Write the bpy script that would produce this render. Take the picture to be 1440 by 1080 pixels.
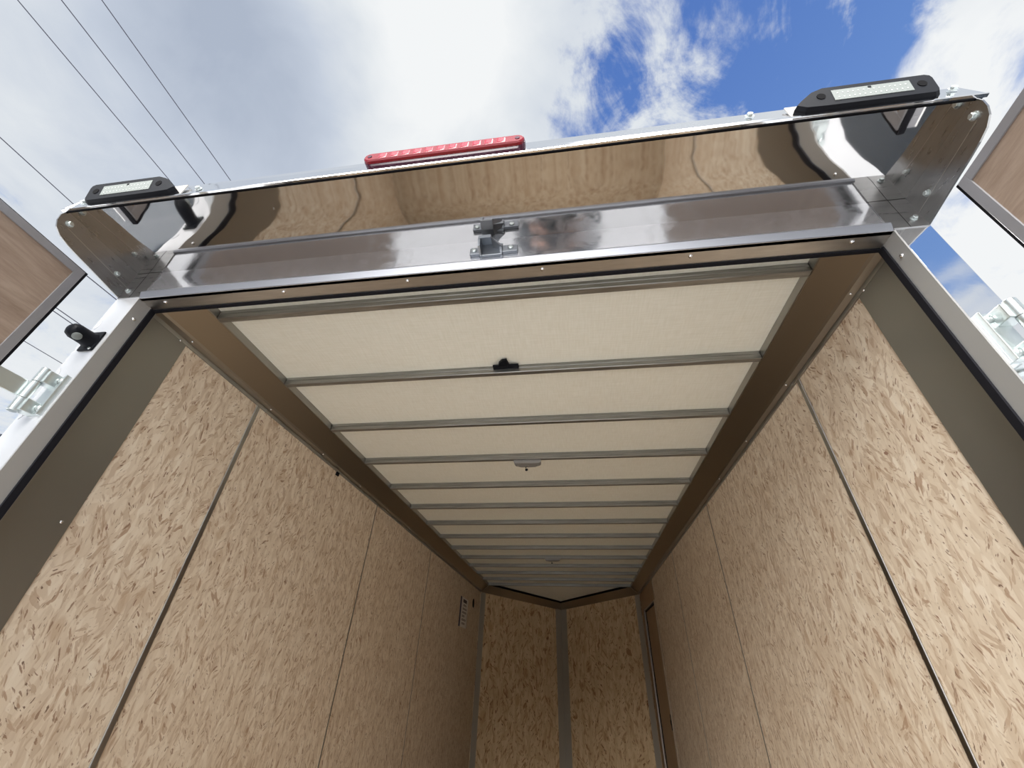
import bpy, bmesh, math, random
from mathutils import Vector, Matrix, Euler
from math import pi, sin, cos, radians

random.seed(4)
S = bpy.context.scene
C = S.collection
for o in list(bpy.data.objects):
    bpy.data.objects.remove(o)

ZC = 1.2          # camera height above the trailer floor
GZ = -0.62        # ground level below the trailer floor

# ------------------------------------------------------------------ camera
cam = bpy.data.cameras.new('camera')
cam.sensor_width = 36.0
cam.lens = 573.53 / 1440 * 36
cam.clip_start = 0.01
cam.clip_end = 500
co = bpy.data.objects.new('camera', cam)
C.objects.link(co)
R = Matrix(((0.99034255, 0.05150202, 0.12872129),
            (0.13475184, -0.57595953, -0.80629558),
            (0.0326124, 0.81585426, -0.57733722)))
co.matrix_world = Matrix.Translation((0.2366, 0, ZC)) @ R.to_4x4()
S.camera = co

S.view_settings.view_transform = 'Standard'
S.view_settings.look = 'None'
S.view_settings.gamma = 1
S.view_settings.use_curve_mapping = False
S.view_settings.exposure = 0.0


# ------------------------------------------------------------------ node helpers
class NT:
    def __init__(s, tree):
        s.t = tree
        s.n = tree.nodes
        s.l = tree.links

    def new(s, typ, **kw):
        n = s.n.new(typ)
        for k, v in kw.items():
            setattr(n, k, v)
        return n

    def put(s, sock, v):
        if hasattr(v, 'is_linked') or isinstance(v, bpy.types.NodeSocket):
            s.l.new(v, sock)
        else:
            if sock.type == 'RGBA' and len(v) == 3:
                v = tuple(v) + (1,)
            sock.default_value = v

    def math(s, op, a, b=0.0, c=None, clamp=False):
        n = s.new('ShaderNodeMath', operation=op, use_clamp=clamp)
        s.put(n.inputs[0], a)
        s.put(n.inputs[1], b)
        if c is not None:
            s.put(n.inputs[2], c)
        return n.outputs[0]

    def vmath(s, op, a, b=None, scale=None):
        n = s.new('ShaderNodeVectorMath', operation=op)
        s.put(n.inputs[0], a)
        if b is not None:
            s.put(n.inputs[1], b)
        if scale is not None:
            s.put(n.inputs['Scale'], scale)
        return n.outputs[1] if op in ('DOT_PRODUCT', 'LENGTH', 'DISTANCE') else n.outputs[0]

    def mix(s, f, a, b):
        n = s.new('ShaderNodeMix', data_type='RGBA')
        s.put(n.inputs[0], f)
        s.put(n.inputs[6], a)
        s.put(n.inputs[7], b)
        return n.outputs[2]

    def ramp(s, f, stops, interp='LINEAR'):
        n = s.new('ShaderNodeValToRGB')
        n.color_ramp.interpolation = interp
        e = n.color_ramp.elements
        while len(e) > 1:
            e.remove(e[-1])
        e[0].position = stops[0][0]
        e[0].color = tuple(stops[0][1]) + (1,) if not isinstance(stops[0][1], float) else (stops[0][1],) * 3 + (1,)
        for p, c in stops[1:]:
            q = e.new(p)
            q.color = (c,) * 3 + (1,) if isinstance(c, float) else tuple(c) + (1,)
        s.put(n.inputs[0], f)
        return n.outputs[0]

    def noise(s, vec, scale, detail=4, rough=0.5, out=0, dist=0.0):
        n = s.new('ShaderNodeTexNoise')
        s.put(n.inputs['Vector'], vec)
        n.inputs['Scale'].default_value = scale
        n.inputs['Detail'].default_value = detail
        n.inputs['Roughness'].default_value = rough
        n.inputs['Distortion'].default_value = dist
        return n.outputs[out]

    def smooth(s, v, a, b):
        n = s.new('ShaderNodeMapRange', interpolation_type='SMOOTHSTEP')
        s.put(n.inputs[0], v)
        n.inputs[1].default_value = a
        n.inputs[2].default_value = b
        return n.outputs[0]


# ------------------------------------------------------------------ sky
def norm(v):
    return tuple(Vector(v).normalized())


w = bpy.data.worlds.new('sky')
S.world = w
w.use_nodes = True
t = NT(w.node_tree)
for n in list(t.n):
    t.n.remove(n)
tc = t.new('ShaderNodeTexCoord')
D = t.vmath('NORMALIZE', tc.outputs['Generated'])
sep = t.new('ShaderNodeSeparateXYZ')
t.put(sep.inputs[0], D)
# project the direction on a cloud deck so clouds stretch towards the horizon
zz = t.math('ADD', t.math('MAXIMUM', sep.outputs[2], 0.0), 0.25)
com = t.new('ShaderNodeCombineXYZ')
t.put(com.inputs[0], t.math('DIVIDE', sep.outputs[0], zz))
t.put(com.inputs[1], t.math('DIVIDE', sep.outputs[1], zz))
com.inputs[2].default_value = 0.37
P = com.outputs[0]
n1 = t.noise(P, 2.1, 8, 0.58, dist=0.25)
n2 = t.noise(P, 5.5, 7, 0.62, dist=0.5)
n3 = t.noise(P, 1.15, 5, 0.5)


# ragged edges: warp the direction before placing the gaps between clouds
wr = t.vmath('SUBTRACT', t.noise(P, 1.6, 5, 0.6, out=1), (0.5, 0.5, 0.5))
DW = t.vmath('NORMALIZE', t.vmath('ADD', D, t.vmath('SCALE', wr, scale=0.30)))


def lobe(d, wid):
    """1 at direction d, 0 beyond wid (in 1-cos)."""
    dt = t.vmath('DOT_PRODUCT', DW, norm(d))
    return t.smooth(dt, 1 - wid, 1.0)


gap = None
for d, wid, amt in [((0.12, 0.37, 0.92), 0.018, 0.95), ((0.24, 0.335, 0.91), 0.016, 0.50), ((0.36, 0.32, 0.87), 0.026, 0.95),
                    ((0.34, 0.21, 0.91), 0.022, 0.55), ((0.44, 0.22, 0.87), 0.014, 0.55),
                    ((-0.87, 0.40, 0.26), 0.03, 0.45),
                    ((0.58, -0.50, 0.64), 0.030, 1.3), ((0.95, -0.2, 0.3), 0.03, 0.5)]:
    g = t.math('MULTIPLY', lobe(d, wid), amt)
    gap = g if gap is None else t.math('ADD', gap, g)
cov = t.math('ADD', t.math('MULTIPLY', t.math('SUBTRACT', n1, 0.5), 1.6), t.math('MULTIPLY', t.math('SUBTRACT', n2, 0.5), 3.0))
cov = t.math('ADD', cov, 0.90)
cov = t.math('ADD', cov, t.math('MULTIPLY', t.smooth(t.vmath('DOT_PRODUCT', D, norm((-0.45, 0.15, 0.88))), 0.80, 0.98), 0.75))
n4 = t.noise(P, 4.2, 9, 0.66, dist=1.1)
wisp = t.math('MULTIPLY', t.math('MULTIPLY', t.math('SUBTRACT', n4, 0.45), 3.4), t.math('MINIMUM', gap, 1.0))
cov = t.math('ADD', t.math('SUBTRACT', cov, t.math('MINIMUM', gap, 1.02)), wisp)
cov = t.smooth(cov, -0.08, 0.78)
blue = t.ramp(sep.outputs[2], [(0.0, (0.42, 0.62, 0.90)), (0.45, (0.24, 0.42, 0.80)), (1.0, (0.075, 0.17, 0.50))])
shade = t.math('ADD', t.math('MULTIPLY', n3, 0.9), t.math('MULTIPLY_ADD', n2, 0.30, 0.11))
for d, wid, amt in [((-0.271, 0.215, 0.938), 0.05, 0.30), ((0.487, 0.307, 0.818), 0.03, 0.2), ((0.65, 0.456, 0.605), 0.08, 0.25),
                    ((-0.56, 0.25, 0.79), 0.04, -0.16), ((-0.5, 0.12, 0.85), 0.03, -0.14), ((-0.73, 0.1, 0.66), 0.03, 0.12)]:
    shade = t.math('ADD', shade, t.math('MULTIPLY', lobe(d, wid), amt))
cloud = t.ramp(shade, [(0.32, (0.42, 0.48, 0.59)), (0.55, (0.56, 0.62, 0.72)), (0.76, (0.76, 0.80, 0.84)), (0.92, (0.90, 0.92, 0.93))])
col = t.mix(cov, blue, cloud)
# unseen bright sky added behind the viewer to fill the interior, plus hidden-sun glow
bank = t.smooth(t.vmath('DOT_PRODUCT', D, norm((-0.12, -0.82, 0.56))), 0.86, 0.99)
glow = t.smooth(t.vmath('DOT_PRODUCT', D, norm((0.21, -0.42, 0.88))), 0.965, 0.998)
up = t.smooth(sep.outputs[2], 0.0, 0.08)
fill_glow = t.math('MULTIPLY', t.math('ADD', t.math('MULTIPLY', bank, 24.0), t.math('MULTIPLY', glow, 18.0)), up)
bn = t.new('ShaderNodeVectorMath', operation='SCALE')
bn.inputs[0].default_value = (1.0, 0.97, 0.92)
t.put(bn.inputs['Scale'], fill_glow)
col = t.vmath('ADD', col, bn.outputs[0])
bg = t.new('ShaderNodeBackground')
t.put(bg.inputs[0], col)
bg.inputs[1].default_value = 1.0
ow = t.new('ShaderNodeOutputWorld')
t.l.new(bg.outputs[0], ow.inputs[0])


# ------------------------------------------------------------------ materials
def mat(name, base=(0.8, 0.8, 0.8), rough=0.5, metal=0.0, bump=None, tex=None, spec=None, trans=None, coat=None):
    m = bpy.data.materials.new(name)
    m.use_nodes = True
    t = NT(m.node_tree)
    b = t.n['Principled BSDF']
    b.inputs['Base Color'].default_value = tuple(base) + (1,)
    b.inputs['Roughness'].default_value = rough
    b.inputs['Metallic'].default_value = metal
    if spec is not None:
        b.inputs['Specular IOR Level'].default_value = spec
    if trans:
        b.inputs['Transmission Weight'].default_value = trans
    if coat:
        b.inputs['Coat Weight'].default_value = coat
        b.inputs['Coat Roughness'].default_value = 0.05
    if tex:
        tex(t, b)
    if bump:
        sc, st, dist = bump
        tc = t.new('ShaderNodeTexCoord')
        bn = t.new('ShaderNodeBump')
        bn.inputs['Strength'].default_value = st
        bn.inputs['Distance'].default_value = dist
        t.put(bn.inputs['Height'], t.noise(tc.outputs['Object'], sc, 3))
        t.put(b.inputs['Normal'], bn.outputs[0])
    return m


def tex_osb(tint=(0.925, 0.885, 0.83), size=0.85, gain=1.0):
    def f(t, b):
        uv = t.new('ShaderNodeUVMap')
        oi = t.new('ShaderNodeObjectInfo')
        off = t.new('ShaderNodeCombineXYZ')
        t.put(off.inputs[0], t.math('MULTIPLY', oi.outputs['Random'], 37.0))
        t.put(off.inputs[1], t.math('MULTIPLY', oi.outputs['Random'], 11.0))
        p0 = t.vmath('ADD', uv.outputs[0], off.outputs[0])
        wn = t.noise(p0, 9, 2, out=1)
        wv = t.vmath('SCALE', t.vmath('SUBTRACT', wn, (0.5, 0.5, 0.5)), scale=0.035)
        p = t.vmath('ADD', p0, wv)

        def vor(scale, rot, vec=p, feat='F1'):
            scale = (scale[0] * size, scale[1] * size)
            mp = t.new('ShaderNodeMapping')
            t.put(mp.inputs[0], vec)
            mp.inputs['Rotation'].default_value = (0, 0, rot)
            mp.inputs['Scale'].default_value = (scale[0], scale[1], 1)
            v = t.new('ShaderNodeTexVoronoi', voronoi_dimensions='2D', feature=feat)
            v.inputs['Scale'].default_value = 1
            v.inputs['Randomness'].default_value = 1
            t.put(v.inputs['Vector'], mp.outputs[0])
            return v

        a = vor((115, 34), 0.25)
        c2 = vor((80, 24), -0.3)
        sa = t.new('ShaderNodeSeparateColor')
        t.put(sa.inputs[0], a.outputs['Color'])
        sb = t.new('ShaderNodeSeparateColor')
        t.put(sb.inputs[0], c2.outputs['Color'])
        v = t.math('ADD', t.math('MULTIPLY', sa.outputs[0], 0.55), t.math('MULTIPLY', sb.outputs[1], 0.45))
        col = t.ramp(v, [(0.0, (0.57, 0.46, 0.36)), (0.2, (0.67, 0.57, 0.46)), (0.45, (0.74, 0.65, 0.535)),
                         (0.7, (0.80, 0.72, 0.61)), (1.0, (0.85, 0.79, 0.69))])
        # thin shadowed rims of flakes
        e = t.smooth(a.outputs['Distance'], 0.55, 0.95)
        col = t.mix(t.math('MULTIPLY', e, 0.16), col, (0.36, 0.25, 0.15))
        # big tan strands
        d3 = vor((26, 15), 0.7)
        s3 = t.new('ShaderNodeSeparateColor')
        t.put(s3.inputs[0], d3.outputs['Color'])
        k3 = t.math('MULTIPLY', t.smooth(s3.outputs[0], 0.90, 0.92), t.math('SUBTRACT', 1.0, t.smooth(d3.outputs['Distance'], 0.25, 0.42)))
        col = t.mix(t.math('MULTIPLY', k3, 0.45), col, (0.52, 0.38, 0.26))
        # small dark flakes in two directions
        # every strand has its own grain direction
        g = vor((34, 11), 0.1)
        sg = t.new('ShaderNodeSeparateColor')
        t.put(sg.inputs[0], g.outputs['Color'])
        vr = t.new('ShaderNodeVectorRotate', rotation_type='Z_AXIS')
        t.put(vr.inputs['Vector'], p)
        t.put(vr.inputs['Angle'], t.math('MULTIPLY', t.math('SUBTRACT', sg.outputs[0], 0.5), 1.9))
        pr = t.vmath('ADD', vr.outputs[0], t.vmath('SCALE', g.outputs['Color'], scale=3.0))
        for sc, th, cc, am in (((150, 32), 0.575, (0.47, 0.345, 0.25), 0.60), ((230, 55), 0.635, (0.27, 0.165, 0.11), 0.8), ((90, 26), 0.635, (0.40, 0.27, 0.185), 0.75), ((300, 80), 0.67, (0.14, 0.075, 0.05), 0.85), ((120, 70), 0.69, (0.24, 0.12, 0.085), 0.8)):
            sc = (sc[0] * size, sc[1] * size)
            am = min(1.0, am * gain)
            mp = t.new('ShaderNodeMapping')
            t.put(mp.inputs[0], pr)
            mp.inputs['Scale'].default_value = (sc[0], sc[1], 1)
            mp.inputs['Location'].default_value = (sc[0] * 0.37, 3.1, sc[1] * 0.11)
            n_ = t.noise(mp.outputs[0], 0.55, 3, 0.55)
            col = t.mix(t.math('MULTIPLY', t.smooth(n_, th, th + 0.035), am), col, cc)
        big = t.noise(p0, 3.0, 3)
        col = t.mix(t.math('MULTIPLY', t.smooth(big, 0.5, 0.72), 0.15), col, (0.50, 0.37, 0.25))
        col = t.vmath('MULTIPLY', col, tint)
        t.put(b.inputs['Base Color'], col)
        bn = t.new('ShaderNodeBump')
        bn.inputs['Strength'].default_value = 0.35
        bn.inputs['Distance'].default_value = 0.0015
        t.put(bn.inputs['Height'], v)
        t.put(b.inputs['Normal'], bn.outputs[0])
    return f


def tex_ply(c1, c2, stretch=(3, 3, 26)):
    def f(t, b):
        tc = t.new('ShaderNodeTexCoord')
        mp = t.new('ShaderNodeMapping')
        t.put(mp.inputs[0], tc.outputs['Object'])
        mp.inputs['Scale'].default_value = stretch
        mp.inputs['Rotation'].default_value = (radians(12), 0, 0)
        n = t.noise(mp.outputs[0], 1.4, 8, 0.62, dist=1.2)
        n2 = t.noise(mp.outputs[0], 5, 5, 0.7, dist=0.5)
        v = t.math('ADD', t.math('MULTIPLY', n, 0.65), t.math('MULTIPLY', n2, 0.35))
        t.put(b.inputs['Base Color'], t.ramp(v, [(0.36, c1), (0.62, c2)]))
    return f


def tex_brushed(base, amt=0.25, r0=0.2, r1=0.4, sc=(6, 60, 60)):
    def f(t, b):
        tc = t.new('ShaderNodeTexCoord')
        mp = t.new('ShaderNodeMapping')
        t.put(mp.inputs[0], tc.outputs['Object'])
        mp.inputs['Scale'].default_value = sc
        n = t.noise(mp.outputs[0], 2, 6, 0.65)
        t.put(b.inputs['Base Color'], t.ramp(n, [(0.3, tuple(x * (1 - amt) for x in base)), (0.7, base)]))
        t.put(b.inputs['Roughness'], t.math('MULTIPLY_ADD', n, r1 - r0, r0))
    return f


def tex_ceiling(t, b):
    tc = t.new('ShaderNodeTexCoord')
    mp = t.new('ShaderNodeMapping')
    t.put(mp.inputs[0], tc.outputs['Object'])
    mp.inputs['Scale'].default_value = (160, 14, 1)
    a = t.noise(mp.outputs[0], 1, 3)
    mp2 = t.new('ShaderNodeMapping')
    t.put(mp2.inputs[0], tc.outputs['Object'])
    mp2.inputs['Scale'].default_value = (12, 170, 1)
    c = t.noise(mp2.outputs[0], 1, 3)
    v = t.math('ADD', t.math('MULTIPLY', a, 0.5), t.math('MULTIPLY', c, 0.5))
    t.put(b.inputs['Base Color'], t.ramp(v, [(0.36, (0.80, 0.785, 0.675)), (0.62, (0.865, 0.855, 0.76))]))


def tex_frost(t, b):
    """polished sheet with a milky water-marked film"""
    tc = t.new('ShaderNodeTexCoord')
    n = t.noise(tc.outputs['Object'], 14, 6, 0.7, dist=1.0)
    n2 = t.noise(tc.outputs['Object'], 180, 2, 0.5)
    k = t.smooth(n, 0.42, 0.62)
    t.put(b.inputs['Roughness'], t.math('ADD', t.math('MULTIPLY', k, 0.10), 0.07))
    t.put(b.inputs['Base Color'], t.mix(t.math('MULTIPLY', t.smooth(n2, 0.62, 0.7), 0.4), (0.56, 0.57, 0.60), (0.70, 0.72, 0.75)))


def tex_mirror(t, b):
    tc = t.new('ShaderNodeTexCoord')
    n = t.noise(tc.outputs['Object'], 9, 2, 0.5)
    mp = t.new('ShaderNodeMapping')
    t.put(mp.inputs[0], tc.outputs['Object'])
    mp.inputs['Scale'].default_value = (26, 3.0, 3.0)
    n2 = t.noise(mp.outputs[0], 1, 2, 0.5)
    bn = t.new('ShaderNodeBump')
    bn.inputs['Strength'].default_value = 0.2
    bn.inputs['Distance'].default_value = 0.0018
    t.put(bn.inputs['Height'], t.math('ADD', t.math('MULTIPLY', n, 0.5), t.math('MULTIPLY', n2, 0.10)))
    t.put(b.inputs['Normal'], bn.outputs[0])


def tex_ground(t, b):
    tc = t.new('ShaderNodeTexCoord')
    n = t.noise(tc.outputs['Object'], 0.6, 8, 0.6)
    n2 = t.noise(tc.outputs['Object'], 60, 4, 0.7)
    v = t.math('ADD', t.math('MULTIPLY', n, 0.5), t.math('MULTIPLY', n2, 0.5))
    t.put(b.inputs['Base Color'], t.ramp(v, [(0.35, (0.52, 0.53, 0.55)), (0.65, (0.70, 0.71, 0.73))]))


M = {}
M['osb'] = mat('oriented strand board', (0.66, 0.55, 0.41), 0.72, tex=tex_osb(), spec=0.25)
M['floorosb'] = mat('worn dark strand board', (0.3, 0.25, 0.2), 0.72, tex=tex_osb((0.33, 0.29, 0.245), 0.6), spec=0.25)  # floor board darker than the walls; tint also holds the floor's shade
M['noseosb'] = mat('strand board with large flakes', (0.6, 0.5, 0.35), 0.72, tex=tex_osb((0.80, 0.67, 0.49), 0.36, 1.4), spec=0.25)  # darker, warmer tint carries the dim light deep in the nose
M['mirror'] = mat('polished stainless sheet', (0.60, 0.585, 0.57), 0.045, 1.0, tex=tex_mirror)
M['polish'] = mat('polished stainless trim', (0.80, 0.81, 0.83), 0.07, 1.0, bump=(20, 0.12, 0.001))
M['frost'] = mat('water marked stainless', (0.8, 0.8, 0.82), 0.12, 0.84, tex=tex_frost)
M['endplate'] = mat('satin stainless plate', (0.5, 0.49, 0.47), 0.3, 1.0, tex=tex_brushed((0.36, 0.36, 0.36), 0.15, 0.22, 0.36, (4, 8, 40)))
M['alu'] = mat('mill aluminium', (0.62, 0.61, 0.60), 0.35, 1.0, tex=tex_brushed((0.58, 0.57, 0.56), 0.15, 0.28, 0.42))
M['lip'] = mat('satin header lip', (0.24, 0.25, 0.28), 0.38, 0.7)
M['post'] = mat('brown grey corner metal', (0.36, 0.335, 0.29), 0.45, 0.4)
M['strip'] = mat('satin aluminium strip', (0.38, 0.38, 0.375), 0.42, 0.45)
M['doorframe'] = mat('grey aluminium door edge', (0.32, 0.32, 0.34), 0.4, 0.5)
M['jamb'] = mat('grey coated steel', (0.26, 0.25, 0.225), 0.33, 0.75, bump=(60, 0.05, 0.001))
M['cove'] = mat('dull aluminium cove', (0.36, 0.33, 0.285), 0.30, 1.0, bump=(8, 0.10, 0.002))
M['flange'] = mat('aluminium flange', (0.36, 0.35, 0.33), 0.28, 1.0, bump=(12, 0.15, 0.002))
M['beam'] = mat('galvanised steel', (0.52, 0.53, 0.51), 0.30, 0.9, tex=tex_brushed((0.42, 0.42, 0.40), 0.5, 0.25, 0.5, (3, 30, 160)))
M['white'] = mat('whitened aluminium', (0.56, 0.57, 0.59), 0.2, 0.35, coat=0.3)  # pale base holds the bright sky reflected by the left post
M['ceiling'] = mat('white ceiling liner', (0.8, 0.78, 0.7), 0.6, tex=tex_ceiling)
M['seal'] = mat('black rubber seal', (0.006, 0.006, 0.009), 0.75, spec=0.2)
M['doorply'] = mat('brown door plywood', (0.4, 0.28, 0.2), 0.75, tex=tex_ply((0.24, 0.175, 0.132), (0.35, 0.27, 0.212), (3, 3, 22)), spec=0.2)
M['sideply'] = mat('brown plywood', (0.4, 0.28, 0.2), 0.6, tex=tex_ply((0.36, 0.25, 0.15), (0.42, 0.30, 0.19), (8, 8, 2)), spec=0.2)
M['zinc'] = mat('bright zinc plate', (0.58, 0.63, 0.63), 0.32, 0.85)
M['castzinc'] = mat('dark cast zinc', (0.26, 0.28, 0.31), 0.34, 0.9, bump=(160, 0.15, 0.0008))
M['black'] = mat('black plastic', (0.006, 0.007, 0.010), 0.5, spec=0.12)
M['hole'] = mat('dark recess', (0.003, 0.003, 0.004), 0.9, spec=0.1)
M['lens'] = mat('frosted lamp lens', (0.15, 0.168, 0.162), 0.5)
M['dot'] = mat('white lamp diode', (0.5, 0.53, 0.51), 0.3)
M['redlens'] = mat('red lens plastic', (0.15, 0.002, 0.009), 0.2, coat=0.1)
M['redfacet'] = mat('pale red facet', (0.24, 0.007, 0.024), 0.2, coat=0.2)
M['reddark'] = mat('dark red housing', (0.045, 0.006, 0.02), 0.2)
M['greyplastic'] = mat('grey lamp plastic', (0.24, 0.235, 0.225), 0.5)
M['paper'] = mat('white sticker paper', (0.75, 0.72, 0.68), 0.6)
M['navyink'] = mat('dark blue ink', (0.02, 0.02, 0.06), 0.6)
M['ink'] = mat('dark print', (0.06, 0.045, 0.05), 0.6)
M['wire'] = mat('dark power cable', (0.03, 0.03, 0.05), 0.6)
M['navy'] = mat('dark navy metal siding', (0.018, 0.028, 0.042), 0.25, 0.0, coat=0.3)
M['ground'] = mat('pale gravel lot', (0.5, 0.5, 0.5), 0.9, tex=tex_ground)
M['floorply'] = mat('floor plywood', (0.45, 0.33, 0.22), 0.7, tex=tex_ply((0.34, 0.25, 0.16), (0.50, 0.38, 0.27), (22, 2, 2)))
M['whiteskin'] = mat('white trailer siding', (0.75, 0.76, 0.78), 0.3, coat=0.3)


# ------------------------------------------------------------------ mesh helpers (all z given relative to the camera height unless noted)
class MB:
    def __init__(s):
        s.b = bmesh.new()

    def quadbox(s, c8):
        v = [s.b.verts.new(c) for c in c8]
        for f in ((0, 3, 2, 1), (4, 5, 6, 7), (0, 1, 5, 4), (1, 2, 6, 5), (2, 3, 7, 6), (3, 0, 4, 7)):
            s.b.faces.new([v[i] for i in f])
        return s

    def box(s, x0, x1, y0, y1, z0, z1, bev=0.0):
        if bev:
            t = bmesh.new()
            m = MB()
            m.b = t
            m.box(x0, x1, y0, y1, z0, z1)
            bmesh.ops.recalc_face_normals(t, faces=t.faces[:])
            bmesh.ops.bevel(t, geom=t.edges[:], offset=bev, segments=2, affect='EDGES', profile=0.6)
            s.merge(t)
            return s
        return s.quadbox([(x0, y0, z0), (x1, y0, z0), (x1, y1, z0), (x0, y1, z0), (x0, y0, z1), (x1, y0, z1), (x1, y1, z1), (x0, y1, z1)])

    def merge(s, t):
        me = bpy.data.meshes.new('tmp')
        t.to_mesh(me)
        t.free()
        s.b.from_mesh(me)
        bpy.data.meshes.remove(me)
        return s

    def prism(s, pts, d):
        """closed polygon (3D points) swept by vector d"""
        d = Vector(d)
        a = [s.b.verts.new(p) for p in pts]
        c = [s.b.verts.new(Vector(p) + d) for p in pts]
        n = len(pts)
        s.b.faces.new(a[::-1])
        s.b.faces.new(c)
        for i in range(n):
            s.b.faces.new([a[i], a[(i + 1) % n], c[(i + 1) % n], c[i]])
        return s

    def loft(s, rings, cap=True):
        vs = [[s.b.verts.new(p) for p in r] for r in rings]
        n = len(rings[0])
        for i in range(len(vs) - 1):
            for j in range(n):
                s.b.faces.new([vs[i][j], vs[i][(j + 1) % n], vs[i + 1][(j + 1) % n], vs[i + 1][j]])
        if cap:
            s.b.faces.new(vs[0][::-1])
            s.b.faces.new(vs[-1])
        return s

    def lathe(s, prof, loc=(0, 0, 0), axis=(0, 0, 1), seg=16):
        """prof: (radius, height) pairs along axis"""
        q = Vector((0, 0, 1)).rotation_difference(Vector(axis).normalized())
        rings = []
        for r, h in prof:
            rings.append([Vector(loc) + q @ Vector((r * cos(2 * pi * k / seg), r * sin(2 * pi * k / seg), h)) for k in range(seg)])
        return s.loft(rings)

    def tube(s, pts, r, seg=8):
        pts = [Vector(p) for p in pts]
        rings = []
        for i, p in enumerate(pts):
            a = pts[max(i - 1, 0)]
            b = pts[min(i + 1, len(pts) - 1)]
            q = Vector((0, 0, 1)).rotation_difference((b - a).normalized())
            rings.append([p + q @ Vector((r * cos(2 * pi * k / seg), r * sin(2 * pi * k / seg), 0)) for k in range(seg)])
        return s.loft(rings)

    def build(s, name, material, parent=None, smooth=False, base=None, lift=True, uv=None, local=False):
        bmesh.ops.recalc_face_normals(s.b, faces=s.b.faces[:])
        me = bpy.data.meshes.new(name)
        if lift and not local:
            bmesh.ops.translate(s.b, verts=s.b.verts[:], vec=(0, 0, ZC))
        if uv:
            lay = s.b.loops.layers.uv.new('UVMap')
            for f in s.b.faces:
                for l in f.loops:
                    l[lay].uv = uv(l.vert.co)
        if smooth:
            for f in s.b.faces:
                f.smooth = True
        off = Vector((0, 0, 0))
        if not local:
            if parent is not None:
                off = parent.matrix_world.translation.copy() if parent.parent is None else Vector(parent['_o'])
                if '_o' in parent:
                    off = Vector(parent['_o'])
            elif base is not None:
                off = Vector(base)
            bmesh.ops.translate(s.b, verts=s.b.verts[:], vec=-off)
        s.b.to_mesh(me)
        s.b.free()
        me.materials.append(material)
        o = bpy.data.objects.new(name, me)
        C.objects.link(o)
        if parent is not None:
            o.parent = parent
        else:
            o.location = off
        o['_o'] = tuple(off)
        if smooth:
            try:
                me.set_sharp_from_angle(angle=radians(40))
            except Exception:
                pass
        return o


def thing(name, loc, label=None, cat=None, group=None, kind=None):
    o = bpy.data.objects.new(name, None)
    o.empty_display_size = 0.05
    C.objects.link(o)
    o.location = loc
    o['_o'] = tuple(loc)
    tag(o, label, cat, group, kind)
    return o


def tag(o, label=None, cat=None, group=None, kind=None):
    for k, v in (('label', label), ('category', cat), ('group', group), ('kind', kind)):
        if v:
            o[k] = v
    return o


def struct(o, label, cat):
    return tag(o, label, cat, kind='structure')


def rivet(loc, axis, parent, r=0.0045, h=0.0028, m='polish', name='rivet'):
    return MB().lathe([(r, 0), (r * 0.97, h * 0.35), (r * 0.72, h * 0.8), (r * 0.3, h)], loc, axis, 14).build(name, M[m], parent, smooth=True)


def hexbolt(loc, axis, parent, r=0.008, name='bolt', m='zinc'):
    ax = Vector(axis).normalized()
    b = MB().lathe([(r * 1.35, 0), (r * 1.35, 0.0015), (r, 0.0018)], loc, ax, 20)
    b.lathe([(r * 0.98, 0), (r, 0.0005), (r, 0.005), (r * 0.86, 0.006)], Vector(loc) + ax * 0.0015, ax, 6)
    return b.build(name, M[m], parent)


XW = 1.0765        # inner face of the side walls
XO = 1.115         # outer skin
YR, YS = 0.70, 0.765   # rear face of the frame, inner face of the frame
YN = 6.20          # where the nose begins
APEX = 7.14
FL = -ZC           # trailer floor, relative


# ------------------------------------------------------------------ ground, floor
g = MB().box(-60, 60, -60, 60, GZ - 0.2 - ZC, GZ - ZC).build('ground', M['ground'], base=(0, 0, GZ - 0.2))
struct(g, 'pale grey gravel lot under the trailer', 'ground')
f = MB().prism([(-XO, YR, FL - 0.09), (XO, YR, FL - 0.09), (XO, YN, FL - 0.09), (0, APEX + .04, FL - 0.09), (-XO, YN, FL - 0.09)], (0, 0, 0.09)).build('floor', M['floorosb'], base=(0, YR, -0.09), uv=lambda c: (c.x, c.y))
struct(f, 'plywood floor of the cargo trailer', 'floor')


# ------------------------------------------------------------------ side walls with OSB sheets
def wall(side, name, label, seams, door=None):
    s = side
    w = thing(name, (s * XW, YS, 0), label, 'wall', kind='structure')
    # outer skin
    ys = [(YS, YN)] if door is None else [(YS, door[0]), (door[1], YN)]
    sk = MB()
    for a, b in ys:
        sk.box(*sorted((s * (XW + 0.012), s * XO)), a, b, FL, 1.03)
    if door:
        sk.box(*sorted((s * (XW + 0.012), s * XO)), door[0], door[1], door[2], 1.03)
    sk.build('outer_skin', M['whiteskin'], w)
    edges = [YS + 0.1] + seams + [YN]
    for i in range(len(edges) - 1):
        a, b = edges[i], edges[i + 1]
        x0, x1 = sorted((s * XW, s * (XW + 0.0115)))
        p = MB()
        if door and b > door[0]:
            p.box(x0, x1, a + 0.002, door[0], FL, 0.935)
        else:
            p.box(x0, x1, a + 0.002, b - 0.002, FL, 0.935)
        p.build('osb_panel', M['osb'], w, uv=lambda c: (c.y * s, c.z))
    return w


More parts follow.
